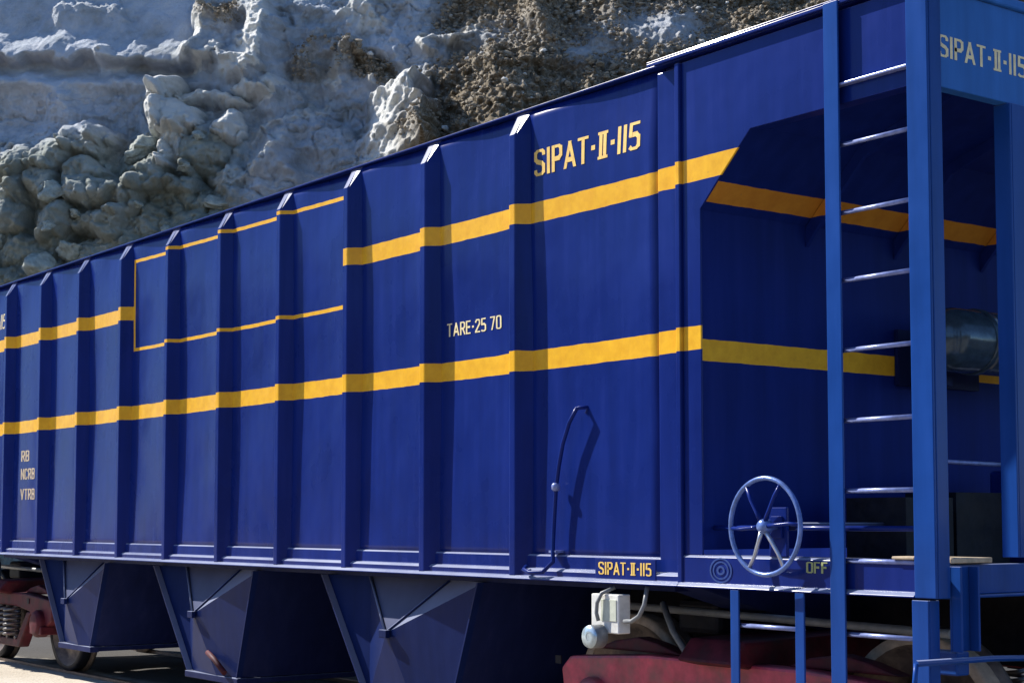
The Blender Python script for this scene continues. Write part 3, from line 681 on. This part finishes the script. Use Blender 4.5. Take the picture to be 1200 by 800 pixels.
for nm, arr in (('sunlit_tone', sunlit_tone), ('lumpy', low)):
    at = me.attributes.new(nm, 'FLOAT', 'POINT'); at.data.foreach_set('value', np.concatenate([arr.ravel(), arr[-1]]).astype(np.float32))
at = me.attributes.new('scree', 'FLOAT', 'POINT'); at.data.foreach_set('value', np.concatenate([scree.ravel(), scree[-1]]).astype(np.float32))
me.polygons.foreach_set('use_smooth', np.ones(len(quads), bool))
a = N('quarry_clay'); tc = a.new('ShaderNodeTexCoord'); P = tc.outputs['Object']
at = a.new('ShaderNodeAttribute'); at.attribute_name = 'scree'
n1 = a.noise(P, .35, 5, .6); n2 = a.noise(P, 1.6, 5, .65); n3 = a.noise(P, 9, 4, .7)
clay = a.ramp(a.math('ADD', a.math('MULTIPLY', n1, .55), a.math('MULTIPLY', n2, .45)), [(.34, (.26, .28, .28)), (.46, (.42, .46, .51)), (.56, (.54, .58, .64)), (.68, (.64, .67, .71))])
olive = a.ramp(a.math('ADD', a.math('MULTIPLY', n1, .5), a.math('MULTIPLY', n2, .5)), [(.38, (.17, .19, .155)), (.52, (.30, .33, .29)), (.66, (.42, .45, .42))])
def att(nm):
    q = a.new('ShaderNodeAttribute'); q.attribute_name = nm; return q.outputs['Fac']
clay = a.mix(att('lumpy'), clay, olive)
clay = a.mix(a.math('MULTIPLY', att('sunlit_tone'), a.math('ADD', n2, .45), clamp=True), clay, (.74, .74, .70))
rub = a.ramp(a.math('ADD', a.math('MULTIPLY', n3, .6), a.math('MULTIPLY', n2, .4)), [(.34, (.085, .065, .038)), (.45, (.165, .13, .085)), (.54, (.26, .22, .165)), (.66, (.55, .53, .48))])
stain = a.math('MULTIPLY', a.math('SUBTRACT', a.noise(P, .8, 5, .7), .56), 4, clamp=True)
clay = a.mix(a.math('MULTIPLY', stain, .45), clay, (.24, .19, .14))
col = a.mix(at.outputs['Fac'], clay, rub)
a.bump(a.math('ADD', n3, a.math('MULTIPLY', a.noise(P, 28, 3, .7), .5)), .8, .10)
me.materials.append(a.done(col, .92, spec=.2))
cliff = bpy.data.objects.new('quarry_cliff', me); COL.objects.link(cliff); tag(cliff, kind='structure')

# loose stones and boulders lying on the face
stone_mat = simple('rubble_stone', (.27, .225, .165), .9, var=.6, scale=5, bump=.6)
clay_mat = simple('clay_boulder', (.33, .36, .32), .9, var=.35, scale=3, bump=.6)
def rock(name, mat, seed, sub=2):
    r_ = random.Random(seed); bm = bmesh.new(); bmesh.ops.create_icosphere(bm, subdivisions=sub, radius=1)
    pl = [(Vector((r_.uniform(-1, 1), r_.uniform(-1, 1), r_.uniform(-1, 1))).normalized(), r_.uniform(.55, .85)) for _ in range(9)]
    for v in bm.verts:
        for n_, d_ in pl:
            e_ = v.co.dot(n_)-d_
            if e_ > 0: v.co -= n_*e_*.85
        if sub > 1: v.co += v.co*(.34*noise.fractal(v.co*1.3+Vector((seed, 0, 0)), .9, 2.2, 6))
        else: v.co += v.co*r_.uniform(-.08, .08)
        v.co.z *= .75
    me = bpy.data.meshes.new(name); bm.to_mesh(me); bm.free(); me.materials.append(mat); return me
pale_mat = simple('pale_rubble_stone', (.62, .60, .55), .9, var=.25, scale=5, bump=.5)
smesh = [rock('stone', stone_mat if k < 5 else pale_mat, k, 1) for k in range(6)]; bmesh_ = [rock('boulder', clay_mat, 20+k, 4) for k in range(5)]
for mm in bmesh_: mm.polygons.foreach_set('use_smooth', [True]*len(mm.polygons))
vis = (U > -20) & (U < 1230) & (V > -15) & (V < 330) & (V < 345-.33*np.clip(U, 0, 990))
cand = np.argwhere(vis & (scree > .6)); pick = cand[rng.choice(len(cand), 270, replace=False)]
def lay(me, j, i, r_, name, sink=.25):
    o = bpy.data.objects.new(name, me); COL.objects.link(o); o.parent = cliff
    o.location = (PX[j, i]+FH[0]*r_*(-1+sink)*.6, PY[j, i]+FH[1]*r_*(-1+sink)*.6, Z[j, i]+r_*.25)
    o.rotation_euler = (random.uniform(-.5, .5), random.uniform(-.5, .5), random.uniform(0, 6.3)); o.scale = (r_*random.uniform(.9, 1.4), r_*random.uniform(.8, 1.1), r_*random.uniform(.7, 1.05))
for j, i in pick: lay(random.choice(smesh), j, i, .045+.10*random.random()**2.4, 'stone')
# the countless smaller bits of rubble, one mesh
cand = np.argwhere(vis & (scree > .45)); pick = cand[rng.choice(len(cand), 4200, replace=False)]
bv = np.array([v.co for v in smesh[0].vertices]); bf = [tuple(p.vertices) for p in smesh[0].polygons]; cv = []; cf = []
for k, (j, i) in enumerate(pick):
    r_ = .022+.06*random.random()**3; an = random.uniform(0, 6.3); c_, s_ = math.cos(an), math.sin(an)
    q = bv*np.array([r_*random.uniform(.8, 1.5), r_*random.uniform(.7, 1.2), r_*random.uniform(.6, 1.1)])
    q = np.stack([q[:, 0]*c_-q[:, 1]*s_, q[:, 0]*s_+q[:, 1]*c_, q[:, 2]], -1)+np.array([PX[j, i]-FH[0]*r_*.4, PY[j, i]-FH[1]*r_*.4, Z[j, i]+r_*.25])
    n_ = len(bv)*k; cv.append(q); cf += [(a_+n_, b_+n_, c2+n_) for a_, b_, c2 in bf]
me = bpy.data.meshes.new('rubble'); me.from_pydata(np.concatenate(cv), [], cf); me.materials.append(stone_mat)
o = bpy.data.objects.new('rubble', me); COL.objects.link(o); o.parent = cliff; o['kind'] = 'stuff'
cand = np.argwhere(vis & (low > .6)); pick = cand[rng.choice(len(cand), 16, replace=False)]
for j, i in pick: lay(random.choice(bmesh_), j, i, .16+.30*random.random()**1.5, 'boulder', .55)
